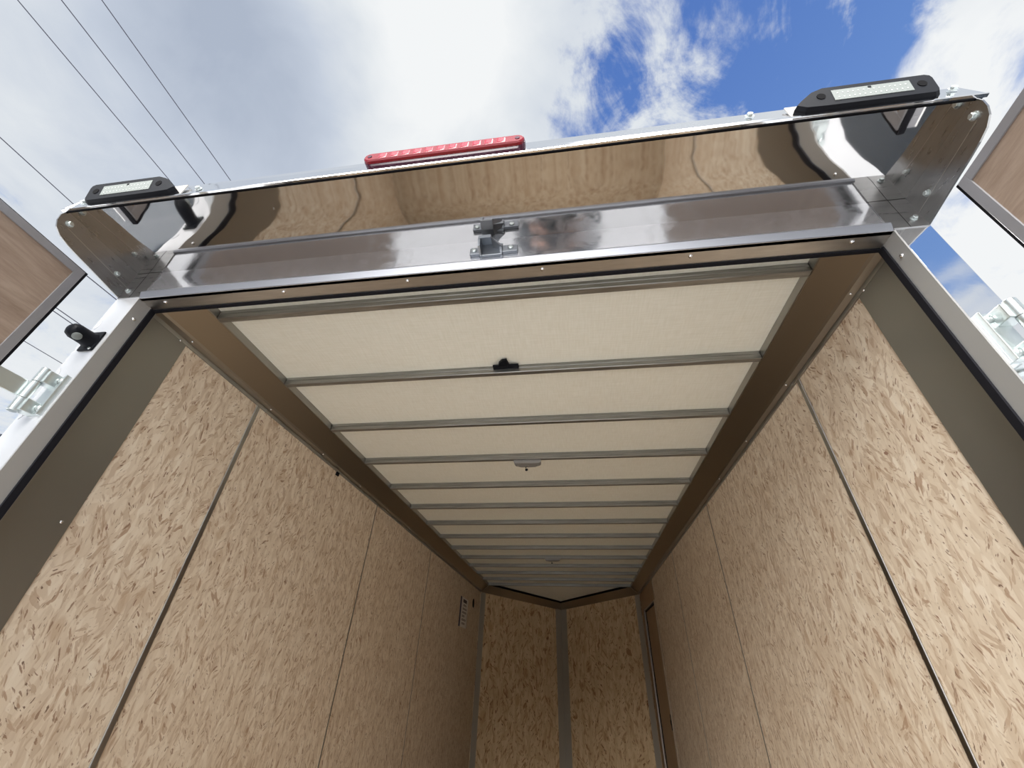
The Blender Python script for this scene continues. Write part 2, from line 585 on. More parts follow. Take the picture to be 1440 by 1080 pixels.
wl = wall(-1, 'wall_left', 'left trailer side wall lined with strand board sheets', [1.324, 2.60, 3.85, 5.07])
wr = wall(1, 'wall_right', 'right trailer side wall lined with strand board sheets', [1.324, 2.664, 3.87, 5.10], door=(5.17, 6.0, 0.69))
for s, w, ysm in ((-1, wl, 1.324), (1, wr, 1.324)):
    # near seams carry a grey joining strip with a bright edge
    x = s * XW
    m = MB()
    m.box(*sorted((x, x - s * 0.003)), ysm - 0.009, ysm + 0.011, FL, 0.91, bev=0.0007)
    o = m.build('joint_strip', M['flange'], w)
    MB().box(*sorted((x - s * 0.003, x - s * 0.0045)), ysm - 0.0105, ysm - 0.0078, FL, 0.91).build('strip_edge', M['white'], w)
for s, w, ysm in ((-1, wl, 2.60), (1, wr, 2.664), (-1, wl, 3.85), (1, wr, 3.87), (1, wr, 5.10)):
    MB().box(*sorted((s * (XW + 0.003), s * (XW - 0.0015))), ysm - 0.0045, ysm + 0.0045, FL, 0.91).build('joint_strip', M['jamb'], w)

# grey steel panels just inside the opening
for i, s in enumerate((-1, 1)):
    nm = 'trim_%d' % (1 + i)
    o = thing(nm, (s * XW, YS, 0), ('left' if s < 0 else 'right') + ' wide grey metal jamb panel inside the rear opening', 'trim', kind='structure')
    MB().box(*sorted((s * (XW - 0.004), s * XO)), YS - 0.004, 0.922, FL, 0.915, bev=0.001).build('jamb_panel', M['jamb'], o)
    rivet((s * (XW - 0.004), 0.897, 0.9), (-s, 0, 0), o)
    for zz_ in ((0.28,), (0.03,))[i]:
        rivet((s * (XW - 0.004), 0.90, zz_), (-s, 0, 0), o)

# front nose walls
for i, s in enumerate((-1, 1)):
    nm = 'wall_front_left' if s < 0 else 'wall_front_right'
    w = thing(nm, (s * XW, YN, 0), ('left' if s < 0 else 'right') + ' slanted nose wall of strand board', 'wall', kind='structure')
    A = Vector((s * XW, YN, 0))
    B = Vector((0, APEX, 0))
    d = (B - A).normalized()
    nrm = Vector((d.y, -d.x, 0)) * (1 if s < 0 else -1)     # towards the inside
    if nrm.y > 0:
        nrm = -nrm
    L = (B - A).length

    def slab(a, b, t0, t1, z0, z1a, z1b):
        q = []
        for z0_, z1_ in ((z0, None), (None, 1)):
            for (u, tt) in ((a, t0), (b, t0), (b, t1), (a, t1)):
                z = z0 if z1_ is None else (z1a if u == a else z1b)
                q.append(A + d * u + nrm * tt + Vector((0, 0, z)))
        return q
    MB().quadbox(slab(0, L, -0.035, 0.0, FL, 1.0, 0.92)).build('outer_skin', M['whiteskin'], w)
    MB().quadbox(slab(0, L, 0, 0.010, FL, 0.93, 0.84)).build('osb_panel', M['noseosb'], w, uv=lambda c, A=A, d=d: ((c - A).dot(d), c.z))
    MB().quadbox(slab(0.0, 0.075, 0.010, 0.013, FL, 0.90, 0.895)).build('corner_strip', M['post'], w)
    MB().quadbox(slab(L - 0.118, L - 0.006, 0.010, 0.013, FL, 0.83, 0.815)).build('corner_strip', M['post'], w)

# ------------------------------------------------------------------ ceiling
ceil = MB()
zc = 1.02
ceil.prism([(-XO, YR + 0.03, zc), (XO, YR + 0.03, zc), (XO, YN + 0.03, zc), (-XO, YN + 0.03, zc)], (0, 0, 0.035))
a = [(-XO, YN + 0.02, zc), (XO, YN + 0.02, zc), (0, APEX + 0.06, 0.896)]
ceil.prism(a, (0, 0, 0.035))
ceil = ceil.build('ceiling', M['ceiling'], base=(0, YR, ZC + zc))
struct(ceil, 'off-white fibre liner ceiling of the trailer', 'ceiling')

# coves: sloped dull metal cladding between wall and ceiling, with a riveted flange
PROF = [(0.947, 1.03), (0.947, 0.988), (0.975, 0.984), (0.978, 0.990), (1.047, 0.926), (1.053, 0.919), (1.0735, 0.908), (XW + 0.002, 0.900)]
for i, s in enumerate((-1, 1)):
    o = thing('trim_%d' % (3 + i), (s * 1.0, YS, ZC + 0.9), 'long brown-grey metal cove along the top of the %s wall' % ('left' if s < 0 else 'right'), 'trim', kind='structure')

    def sweep(pr, back):
        m = MB()
        pts = [(s * x, YS - 0.004, z) for x, z in pr] + [(s * x, YS - 0.004, z) for x, z in back]
        return m.prism(pts, (0, YN + 0.02 - YS, 0))
    sweep([(0.973, 0.988), (1.050, 0.924)], [(1.06, 0.94), (0.985, 1.005)]).build('cove_panel', M['cove'], o)
    sweep([(0.968, 1.022), (0.968, 0.989), (0.970, 0.986), (0.976, 0.989)], [(0.976, 1.022)]).build('ceiling_edge', M['flange'], o)
    sweep([(1.046, 0.928), (1.053, 0.919), (1.0705, 0.913), (1.0715, 0.899)], [(XW + 0.001, 0.899), (XW + 0.001, 0.93)]).build('wall_flange', M['flange'], o)
    for k in range(12):
        y = 0.925 + k * 0.455
        rivet((s * 1.060, y, 0.9165), (-s * 0.35, 0, -1), o, r=0.0042)

# nose coves
for i, s in enumerate((-1, 1)):
    o = thing('trim_%d' % (5 + i), (s * 0.5, 6.6, ZC + 0.85), 'brown-grey metal cove over the %s nose wall' % ('left' if s < 0 else 'right'), 'trim', kind='structure')
    u0, u1 = Vector((s * 0.95, 6.185, 0.985)), Vector((0, 7.03, 0.887))
    w0, w1 = Vector((s * 1.075, 6.19, 0.900)), Vector((0, 7.128, 0.802))
    up = Vector((0, 0.02, 0.03))
    MB().quadbox([u0, w0, w1, u1, u0 + up, w0 + up, w1 + up, u1 + up]).build('cove_panel', M['cove'], o)
    e = Vector((0, 0, -0.004))
    MB().quadbox([u0, u0 + Vector((0, 0.016, -.010)), u1 + Vector((0, 0.016, -0.010)), u1, u0 + up, u0 + up + Vector((0, .016, 0)), u1 + up + Vector((0, .016, 0)), u1 + up]).build('dark_edge', M['seal'], o)

# ------------------------------------------------------------------ ceiling beams, one object each
ordn = ['nearest', 'second', 'third', 'fourth', 'fifth', 'sixth', 'seventh', 'eighth', 'ninth', 'tenth', 'eleventh', 'twelfth', 'thirteenth', 'farthest']
extra = {0: 'closest to the rear opening', 1: 'with a black bracket near its middle', 3: 'behind the nearer grey dome lamp', 9: 'behind the small far dome lamp', 13: 'last before the nose triangle'}
for k in range(14):
    y = 0.896 + k * 0.4064
    z0, z1 = 0.984, 1.0185
    lab = 'grey metal ceiling beam, %s from the rear opening' % ordn[k] if k not in extra else 'grey metal ceiling beam, %s, %s' % (ordn[k], extra[k])
    prof = [(y - 0.011, z1), (y - 0.011, z0 + 0.022), (y - 0.0085, z0 + 0.020), (y - 0.011, z0 + 0.018), (y - 0.011, z0 + 0.002), (y - 0.009, z0), (y + 0.011, z0),
            (y + 0.013, z0 + 0.002), (y + 0.013, z1)]
    b = MB().prism([(-0.966, a_, b_) for a_, b_ in prof], (1.932, 0, 0)).build('ceiling_beam', M['beam'], base=(0, y, ZC + z0))
    tag(b, lab, 'beam', 'ceiling beams')

# ------------------------------------------------------------------ rear frame
# header
fr = thing('trim_7', (0, YR, ZC + 0.9), 'polished metal header above the rear opening', 'trim', kind='structure')
hd = MB()
hd.prism([(-1.12, YR, 0.920), (-1.12, YR, 1.0135), (-1.12, YS, 1.0135), (-1.12, YS, 0.920)], (2.24, 0, 0))
hd.build('header_face', M['frost'], fr)
MB().prism([(-1.035, YR - 0.0005, 0.924), (-1.035, YR - 0.006, 0.921), (-1.035, YR - 0.009, 0.914), (-1.035, YR - 0.002, 0.8945), (-1.035, YR + 0.001, 0.893), (-1.035, YR + 0.01, 0.893), (-1.035, YR + 0.01, 0.922)], (2.07, 0, 0)).build('header_lip', M['lip'], fr)
MB().box(-1.037, 1.037, YR, 0.760, 0.893, 0.921).build('header_strip', M['alu'], fr)
MB().box(-1.040, 1.040, 0.748, 0.759, 0.8885, 0.8935, bev=0.001).build('seal', M['seal'], fr)
for x in (-0.965, -0.57, -0.189, 0.192, 0.575, 0.955):
    rivet((x, 0.722, 0.893), (0, 0, -1), fr, r=0.0055, h=0.004)
for i, s in enumerate((-1, 1)):
    o = thing('trim_%d' % (8 + i), (s * 1.08, YR, 0), '%s rear door post with riveted inner strip and black seal' % ('left' if s < 0 else 'right'), 'trim', kind='structure')
    MB().box(*sorted((s * 1.0385, s * 1.12)), YR, YS - 0.005, FL - 0.25, 0.921, bev=0.002).build('post_face', M['white'] if s < 0 else M['polish'], o)  # left face whitened for its sky reflection, right face kept as metal
    MB().box(*sorted((s * 1.035, s * 1.0392)), YR - 0.001, YS - 0.004, FL, 0.8935).build('inner_strip', M['strip'], o)
    MB().box(*sorted((s * 1.0305, s * 1.0375)), 0.741, 0.758, FL, 0.8905, bev=0.001).build('seal', M['seal'], o)
    for z in (0.828, 0.23, -0.37):
        rivet((s * 1.035, 0.722, z), (-s, 0, 0), o, r=0.0055, h=0.004)
    # mitre seam and welded corner joint
    if s < 0:
        for z in (0.80, 0.62, 0.50, 0.36):
            MB().tube([(-1.118 + 0.004 + 0.012 * sin(q) , YR - 0.0004, z + 0.012 * cos(q) - q * 0.006) for q in [j * 0.25 for j in range(12)]], 0.0005, 5).build('caulk_line', M['castzinc'], o)

# ------------------------------------------------------------------ rear hood
hood = thing('rear_hood', (0, YR, ZC + 1.0), 'polished metal rain hood projecting above the rear opening', 'hood')
YF = 0.472
NY = 40
m = MB()
ys = [YF + 0.002 + (YR + 0.0 - YF - 0.002) * k / NY for k in range(NY + 1)]


def tilt(y):
    pts = [(0.47, 0.03), (0.50, 0.012), (0.535, -0.012), (0.575, -0.018), (0.61, 0.0), (0.645, 0.018), (0.70, 0.012)]
    for (a, va), (b, vb) in zip(pts, pts[1:]):
        if y <= b:
            k = (y - a) / (b - a)
            k = k * k * (3 - 2 * k)
            return va + (vb - va) * k
    return pts[-1][1]


zs = [0.0] * (NY + 1)
zs[NY] = 1.0135
for k in range(NY - 1, -1, -1):
    zs[k] = zs[k + 1] - tilt((ys[k] + ys[k + 1]) / 2) * (ys[k + 1] - ys[k])
NX = 24
grid = [[m.b.verts.new((-1.118 + 2.236 * i / NX, ys[k], zs[k])) for i in range(NX + 1)] for k in range(NY + 1)]
top = [[m.b.verts.new((-1.118 + 2.236 * i / NX, ys[k], zs[k] + 0.006)) for i in (0, NX)] for k in (0, NY)]
for k in range(NY):
    for i in range(NX):
        m.b.faces.new([grid[k][i], grid[k][i + 1], grid[k + 1][i + 1], grid[k + 1][i]])
m.b.verts.ensure_lookup_table()
m.b.faces.new([top[0][0], top[1][0], top[1][1], top[0][1]])
m.b.faces.new([grid[0][i] for i in range(NX + 1)] + [top[0][1], top[0][0]])
m.b.faces.new([grid[NY][i] for i in range(NX, -1, -1)] + [top[1][0], top[1][1]])
m.b.faces.new([grid[k][0] for k in range(NY, -1, -1)] + [top[0][0], top[1][0]])
m.b.faces.new([grid[k][NX] for k in range(NY + 1)] + [top[1][1], top[0][1]])
sf = m.build('soffit', M['mirror'], hood, smooth=True)
z0 = zs[0]
# fascia with a lower lip and slanted ends
fa = MB()
fa.prism([(-1.124, YF, z0 - 0.001), (1.132, YF, z0 - 0.001), (1.140, YF - 0.003, z0 + 0.004), (1.122, YF + 0.006, z0 + 0.066), (-1.104, YF + 0.006, z0 + 0.066), (-1.130, YF - 0.003, z0 + 0.004)], (0, 0.006, 0))
fa.build('fascia', M['polish'], hood)
MB().prism([(-1.130, YF + 0.002, z0 - 0.0025), (-1.130, YF - 0.005, z0 - 0.002), (-1.130, YF - 0.006, z0 + 0.001), (-1.130, YF - 0.003, z0 + 0.004), (-1.130, YF + 0.002, z0 + 0.004)], (2.268, 0, 0)).build('fascia_lip', M['polish'], hood)
MB().box(-1.116, 1.116, YF + 0.001, YF + 0.005, z0 - 0.006, z0 - 0.002).build('dark_gap', M['hole'], hood)
MB().quadbox([(-1.12, YF + 0.008, z0 + 0.058), (1.12, YF + 0.008, z0 + 0.058), (1.12, YS + 0.2, 1.056), (-1.12, YS + 0.2, 1.056),
              (-1.12, YF + 0.008, z0 + 0.066), (1.12, YF + 0.008, z0 + 0.066), (1.12, YS + 0.2, 1.075), (-1.12, YS + 0.2, 1.075)]).build('top_cover', M['whiteskin'], hood)
for x, z in ((-0.72, 1.042), (0.686, 1.056), (1.10, 1.060), (-1.085, 1.045)):
    hexbolt((x, YF + 0.001, z), (0, -1, 0.1), hood, 0.007)
# end plates
out = [(0.474, 1.012), (0.470, 0.992), (0.473, 0.972), (0.482, 0.954), (0.500, 0.940), (0.525, 0.932), (0.56, 0.926), (0.61, 0.919), (0.70, 0.905), (0.700, 1.04), (0.50, 1.04), (0.474, 1.03)]
for s in (-1, 1):
    e = MB().prism([(s * 1.116, y, z) for y, z in out], (s * 0.004, 0, 0)).build('end_plate', M['endplate'], hood)
    MB().box(*sorted((s * 1.1155, s * 1.1168)), 0.485, 0.695, 0.992, 0.9925).build('crease', M['hole'], e) if False else None
    # folded tab and bolts
    MB().prism([(s * 1.1162, 0.50, 0.9715), (s * 1.1162, 0.699, 0.950), (s * 1.1162, 0.699, 0.9515), (s * 1.1162, 0.50, 0.973)], (-s * 0.0006, 0, 0)).build('crease', M['alu'], e)
    hexbolt((s * 1.116, 0.497, 0.985), (-s, 0, 0), e, 0.007)
    hexbolt((s * 1.116, 0.655, 0.965), (-s, 0, 0), e, 0.006)
    # bracket joining the header and post corner
    br = MB().box(*sorted((s * 1.03, s * 1.116)), YR - 0.0025, YR - 0.0002, 0.900, 1.012).build('corner_bracket', M['endplate'], hood)
    hexbolt((s * 1.095, YR - 0.0025, 0.930), (0, -1, 0), br, 0.006)
    MB().box(*sorted((s * 1.074, s * 1.0745)), YR - 0.003, YR - 0.0024, 0.90, 1.012).build('seam_line', M['hole'], br)

# ------------------------------------------------------------------ roof of the trailer
rf = MB().box(-1.12, 1.12, YS + 0.19, YN + 0.05, 1.056, 1.075).build('trailer_roof', M['whiteskin'], base=(0, YS, ZC + 1.056))
struct(rf, 'white sheet metal roof above the ceiling', 'roof')


# ------------------------------------------------------------------ latch keeper on the header
def keeper():
    x0 = 0.05
    k = thing('latch_keeper', (x0, YR, ZC + 0.95), 'dark cast metal latch keeper bolted to the middle of the header', 'latch')
    y = YR
    # central hooked body with two arms
    zb, zt = 0.932, 0.990
    body = MB()
    body.box(x0 - 0.030, x0 + 0.034, y - 0.008, y, 0.936, 0.984, bev=0.002)
    # left and right cheek
    body.prism([(x0 - 0.030, y, 0.935), (x0 - 0.030, y - 0.034, 0.945), (x0 - 0.030, y - 0.040, 0.975), (x0 - 0.030, y - 0.020, 0.990), (x0 - 0.030, y, 0.990)], (0.006, 0, 0))
    body.prism([(x0 + 0.028, y, 0.935), (x0 + 0.028, y - 0.016, 0.945), (x0 + 0.028, y - 0.018, 0.962), (x0 + 0.028, y, 0.985)], (0.006, 0, 0))
    # roof of the pocket
    body.prism([(x0 - 0.028, y - 0.001, 0.984), (x0 - 0.028, y - 0.040, 0.970), (x0 - 0.028, y - 0.042, 0.980), (x0 - 0.028, y - 0.020, 0.992), (x0 - 0.028, y - 0.001, 0.992)], (0.034, 0, 0))
    body.quadbox([(x0 + 0.006, y - 0.001, 0.966), (x0 + 0.034, y - 0.001, 0.958), (x0 + 0.034, y - 0.018, 0.955), (x0 + 0.006, y - 0.038, 0.968),
                  (x0 + 0.006, y - 0.001, 0.992), (x0 + 0.034, y - 0.001, 0.970), (x0 + 0.034, y - 0.018, 0.965), (x0 + 0.006, y - 0.030, 0.984)])
    body.build('hook', M['castzinc'], k)
    for sx, a, b in ((-1, -0.058, -0.026), (1, 0.030, 0.076)):
        e = MB().box(x0 + a, x0 + b, y - 0.009, y, 0.944, 0.972, bev=0.002).build('mounting_ear', M['castzinc'], k)
        cx = x0 + (a + b) / 2 + sx * 0.004
        MB().lathe([(0.0075, 0), (0.0072, 0.002), (0.005, 0.0036), (0.002, 0.004)], (cx, y - 0.009, 0.960), (0, -1, 0), 16).build('screw', M['zinc'], e, smooth=True)
    return k


keeper()


# ------------------------------------------------------------------ hood lamps
def load_light(s, label):
    """s=-1 left lamp: square end outward, pointed end inward"""
    t_ = thing('load_light', (s * 0.9, YF, ZC + 1.02), label, 'lamp', 'black loading lamps on the hood')
    cx = s
    # outline in x (inward = towards the middle); u from 0 (outer end) to 1 (inner tip)
    xo, xt = 1.048, 0.765

    def ring(y, ins, zl, zh):
        pts = [(xo - ins, zl + 0.010), (xo - ins - 0.002, zl + 0.004), (xo - ins - 0.010, zl), (xt + 0.062, zl), (xt + 0.020 + ins * 0.6, zl + 0.002), (xt + ins, zl + 0.011),
               (xt + 0.012 + ins, zl + 0.024), (xt + 0.040 + ins * 0.5, zh - 0.010), (xt + 0.066, zh), (xo - ins - 0.012, zh), (xo - ins - 0.003, zh - 0.004), (xo - ins, zh - 0.012)]
        return [(s * a, y, b) for a, b in pts]
    z0_, z1_ = 1.005 + 0.008, 1.078
    def slope(r, yb, yt):
        return [(p[0], yb + (yt - yb) * (p[2] - z0_) / (z1_ - z0_), p[2]) for p in r]
    YB = YF - 0.0006
    MB().loft([ring(YB, 0.0, z0_, z1_), slope(ring(0, 0.0, z0_ + 0.001, z1_ - 0.001), YF - 0.011, YF - 0.024), slope(ring(0, 0.004, z0_ + 0.004, z1_ - 0.004), YF - 0.018, YF - 0.031)]).build('housing', M['black'], t_)

    def fy(z, off=0.0):
        return YF - 0.018 - 0.013 * (z - z0_) / (z1_ - z0_) - off

    def plate(xa, xb, za, zb_, off, th):
        xa, xb = sorted((s * xa, s * xb))
        m_ = MB()
        m_.quadbox([(xa, fy(za, off), za), (xb, fy(za, off), za), (xb, fy(za, off) + th, za), (xa, fy(za, off) + th, za),
                    (xa, fy(zb_, off), zb_), (xb, fy(zb_, off), zb_), (xb, fy(zb_, off) + th, zb_), (xa, fy(zb_, off) + th, zb_)])
        return m_
    l = plate(0.845, 0.998, z0_ + 0.016, z0_ + 0.048, 0.0012, 0.003).build('lens', M['lens'], t_)
    dots = MB()
    for i in range(14):
        for j in range(2):
            x_ = 0.855 + i * 0.0102
            z_ = z0_ + 0.024 + j * 0.013
            q_ = plate(x_ - 0.0012, x_ + 0.0012, z_ - 0.0012, z_ + 0.0012, 0.0018, 0.001)
            dots.merge(q_.b)
    dots.build('diodes', M['dot'], l)
    plate(0.917, 0.923, z0_ + 0.041, z0_ + 0.046, 0.002, 0.001).build('sensor', M['black'], l)
    for x in (0.822, 1.019):
        MB().lathe([(0.009, 0), (0.009, 0.0012)], (s * x, fy(z0_ + 0.034), z0_ + 0.034), (0, -1, -0.2), 16).build('screw_hole', M['hole'], t_)
    MB().box(*sorted((s * (xt - 0.004), s * (xo + 0.005))), YF - 0.0035, YF - 0.0006, z0_ - 0.003, z1_ - 0.012, bev=0.001).build('gasket', M['greyplastic'], t_)


load_light(-1, 'long black loading lamp with frosted lens on the left end of the hood')
load_light(1, 'long black loading lamp with frosted lens on the right end of the hood')

# red light bar
rb = thing('brake_light', (-0.03, YF, ZC + 1.04), 'long red brake light bar on the middle of the hood fascia', 'lamp')


def cap_ring(x0, x1, z0, z1, y, n=8):
    r = (z1 - z0) / 2
    pts = []
    for k in range(n + 1):
        a = pi / 2 + pi * k / n
        pts.append((x0 + r + r * cos(a), y, (z0 + z1) / 2 + r * sin(a)))
    for k in range(n + 1):
        a = -pi / 2 + pi * k / n
        pts.append((x1 - r + r * cos(a), y, (z0 + z1) / 2 + r * sin(a)))
    return pts


RX0, RX1 = -0.238, 0.172
MB().loft([cap_ring(RX0, RX1, 1.027, 1.066, YF), cap_ring(RX0, RX1, 1.027, 1.066, YF - 0.013)]).build('housing', M['reddark'], rb, smooth=True)
MB().loft([cap_ring(RX0 + .001, RX1 - .001, 1.028, 1.065, YF - 0.013), cap_ring(RX0 + .0015, RX1 - .0015, 1.0285, 1.0645, YF - 0.019), cap_ring(RX0 + .005, RX1 - .005, 1.032, 1.061, YF - 0.022)]).build('lens', M['redlens'], rb, smooth=True)
fc = MB()
n = 11
for i in range(n):
    xa = RX0 + 0.040 + i * (RX1 - RX0 - 0.080) / n
    xb = xa + (RX1 - RX0 - 0.080) / n * 0.8
    fc.quadbox([(xa, YF - 0.0215, 1.034), (xb, YF - 0.0215, 1.034), (xb, YF - 0.0215, 1.059), (xa, YF - 0.0215, 1.059),
                (xa + 0.006, YF - 0.0235, 1.038), (xb - 0.004, YF - 0.0225, 1.038), (xb - 0.004, YF - 0.0225, 1.055), (xa + 0.006, YF - 0.0235, 1.055)])
fc.build('facets', M['redfacet'], rb)
for x in (RX0 + 0.018, RX1 - 0.018):
    MB().lathe([(0.006, 0), (0.006, 0.0015)], (x, YF - 0.0218, 1.0465), (0, -1, 0), 16).build('screw_cover', M['reddark'], rb)

# ------------------------------------------------------------------ clearance marker on the left post
mk = thing('marker_light', (-1.075, YR, ZC + 0.72), 'small black bullet clearance lamp on the left door post', 'lamp')
MB().box(-1.101, -1.052, YR - 0.006, YR, 0.688, 0.756, bev=0.004).build('base_plate', M['black'], mk)


def ell(cx, cz, rx, rz, y, n=18):
    return [(cx + rx * cos(2 * pi * k / n), y, cz + rz * sin(2 * pi * k / n)) for k in range(n)]


MB().loft([ell(-1.075, 0.721, 0.023, 0.026, YR - 0.004), ell(-1.075, 0.721, 0.020, 0.023, YR - 0.018), ell(-1.075, 0.720, 0.0205, 0.022, YR - 0.034),
           ell(-1.075, 0.719, 0.0205, 0.022, YR - 0.049), ell(-1.075, 0.719, 0.017, 0.018, YR - 0.060), ell(-1.075, 0.719, 0.009, 0.010, YR - 0.065)]).build('body', M['black'], mk, smooth=True)
MB().lathe([(0.0105, 0), (0.0105, 0.003), (0.008, 0.005), (0.003, 0.006)], (-1.0625, YR - 0.045, 0.7040), (0.62, -0.12, -0.78), 18).build('lens', M['lens'], mk, smooth=True)
for x, z in ((-1.094, 0.750), (-1.06, 0.693)):
    MB().lathe([(0.004, 0), (0.003, 0.0025)], (x, YR - 0.006, z), (0, -1, 0), 12).build('screw', M['zinc'], mk)


# ------------------------------------------------------------------ hinges
def hinge(s, zt, label):
    h = thing('door_hinge', (s * 1.085, YR, ZC + zt - 0.07), label, 'hinge', 'zinc door hinges')
    zb = zt - 0.125
    lf = MB()
    lf.box(*sorted((s * 1.048, s * 1.090)), YR - 0.006, YR, zb + 0.004, zt - 0.004, bev=0.0015)
    lf.box(*sorted((s * 1.047, s * 1.051)), YR - 0.012, YR, zb + 0.004, zt - 0.004, bev=0.001)
    lfo = lf.build('leaf', M['zinc'], h)
    # arms to the barrel
    MB().box(*sorted((s * 1.066, s * 1.094)), YR - 0.034, YR - 0.005, zt - 0.040, zt - 0.006, bev=0.002).build('arm', M['zinc'], h)
    MB().box(*sorted((s * 1.066, s * 1.094)), YR - 0.034, YR - 0.005, zb + 0.004, zb + 0.036, bev=0.002).build('arm', M['zinc'], h)
    for z0_, z1_ in ((zt - 0.040, zt), (zb + 0.037, zt - 0.041), (zb, zb + 0.036)):
        MB().lathe([(0.0095, 0), (0.0105, 0.001), (0.0105, z1_ - z0_ - 0.001), (0.0095, z1_ - z0_)], (s * 1.086, YR - 0.034, z0_), (0, 0, 1), 20).build('knuckle', M['zinc'], h, smooth=True)
    MB().box(*sorted((s * 1.094, s * 1.099)), YR - 0.40, YR - 0.034, zb + 0.040, zt - 0.042, bev=0.002).build('strap', M['zinc'], h)
    for z in (zt - 0.020, zb + 0.022):
        MB().lathe([(0.009, 0), (0.0085, 0.003), (0.006, 0.006), (0.0035, 0.0068), (0.003, 0.005)], (s * 1.060, YR - 0.006, z), (0, -1, 0), 18).build('bolt', M['zinc'], lfo, smooth=True)
    return h


hinge(-1, 0.600, 'zinc door hinge bolted to the left door post below the bullet lamp')
hinge(1, 0.612, 'zinc door hinge bolted to the right door post')


# ------------------------------------------------------------------ the two open rear doors
def rear_door(s, name, label, ang):
    d = bpy.data.objects.new(name, None)
    C.objects.link(d)
    d.location = (s * 1.092, 0.588, 0)
    d.rotation_euler = (0, 0, s * radians(ang))
    d['_o'] = (0, 0, 0)
    tag(d, label, 'door', kind='structure')
    # local frame: x outward (s), y negative along the door, z up ; relative heights
    W, T = 1.05, 0.04
    zt = 0.885
    zb = FL + 0.01

    def X(a, b):
        return sorted((s * a, s * b))

    def B(m, *a, **k):
        return m.box(*a, **k)
    fw = 0.022
    p = MB().box(*X(0.003, T - 0.004), -W + fw, -fw, zb + fw, zt - fw)
    bmesh.ops.translate(p.b, verts=p.b.verts[:], vec=(0, 0, ZC))
    p.build('panel', M['doorply'], d, lift=False, local=True)
    for nm, bx, mt in (('frame_stile', (-fw, 0, zb, zt), 'doorframe'), ('frame_stile', (-W, -W + fw, zb, zt), 'doorframe'),
                       ('frame_rail', (-W + fw, -fw, zt - fw, zt), 'doorframe'), ('frame_rail', (-W + fw, -fw, zb, zb + fw), 'doorframe')):
        q = MB().box(*X(0.0, T), *bx, bev=0.0012)
        bmesh.ops.translate(q.b, verts=q.b.verts[:], vec=(0, 0, ZC))
        q.build(nm, M[mt], d, lift=False, local=True)
    q = MB()
    q.box(*X(0.004, 0.020), -0.002, 0.008, zb, zt + 0.002)
    q.box(*X(0.004, 0.020), -W, 0.008, zt, zt + 0.004)
    bmesh.ops.translate(q.b, verts=q.b.verts[:], vec=(0, 0, ZC))
    q.build('seal', M['seal'], d, lift=False, local=True)
    q = MB().box(*X(T, T + 0.004), -W, 0.0, zb, zt)
    bmesh.ops.translate(q.b, verts=q.b.verts[:], vec=(0, 0, ZC))
    q.build('outer_skin', M['whiteskin'], d, lift=False, local=True)


rear_door(-1, 'door_1', 'left rear barn door swung open, brown plywood with metal edge', -3.5)
rear_door(1, 'door_2', 'right rear barn door swung open, brown plywood with metal edge', -4.5)

# ------------------------------------------------------------------ side door in the right wall
sd = thing('door_3', (XW, 5.58, 0), 'narrow brown side door in the right wall near the nose', 'door', kind='structure')
MB().box(XW + 0.018, XW + 0.034, 5.172, 5.998, FL, 0.688).build('panel', M['sideply'], sd)
fr_ = MB()
fr_.box(XW - 0.004, XW + 0.004, 5.985, 6.005, FL, 0.70)
fr_.build('frame_jamb', M['white'], sd)
MB().box(XW - 0.003, XW + 0.012, 5.165, 6.005, 0.682, 0.697).build('frame_head', M['flange'], sd)
MB().box(XW - 0.003, XW + 0.017, 5.165, 5.175, FL, 0.69).build('frame_jamb', M['flange'], sd)
MB().box(XW + 0.010, XW + 0.018, 5.965, 5.985, FL, 0.682).build('seal', M['seal'], sd)
MB().box(XW + 0.010, XW + 0.018, 5.175, 5.985, 0.668, 0.682).build('seal', M['seal'], sd)
lt = MB().box(XW + 0.002, XW + 0.018, 5.20, 5.26, -0.40, -0.28, bev=0.003).build('latch', M['black'], sd)
MB().box(XW - 0.004, XW + 0.002, 5.22, 5.24, -0.36, -0.32, bev=0.002).build('latch_lever', M['black'], lt)
# flat filler panel above and beside the side door
MB().box(XW - 0.002, XW + 0.0115, 5.115, YN, 0.70, 0.93).build('header_panel', M['sideply'], sd)
MB().box(XW - 0.002, XW + 0.0115, 6.006, YN, FL, 0.70).build('side_panel', M['sideply'], sd)
MB().box(XW - 0.0015, XW + 0.0115, 5.112, 5.164, FL, 0.70).build('side_panel', M['osb'], sd, uv=lambda c: (c.y, c.z))

# ------------------------------------------------------------------ things inside
# black bracket on the second beam
yb = 0.896 + 0.4064 - 0.011
bk = thing('wire_bracket', (0.01, yb, ZC + 0.99), 'small black plastic bracket on the second ceiling beam', 'bracket')
MB().box(-0.048, 0.056, yb - 0.022, yb, 1.000, 1.009, bev=0.002).build('base_strip', M['black'], bk)
MB().prism([(-0.026, yb - 0.018, 1.002), (0.018, yb - 0.018, 1.002), (0.012, yb - 0.052, 1.002), (-0.006, yb - 0.050, 1.002), (-0.020, yb - 0.036, 1.002)], (0, 0, 0.011)).build('tab', M['black'], bk)


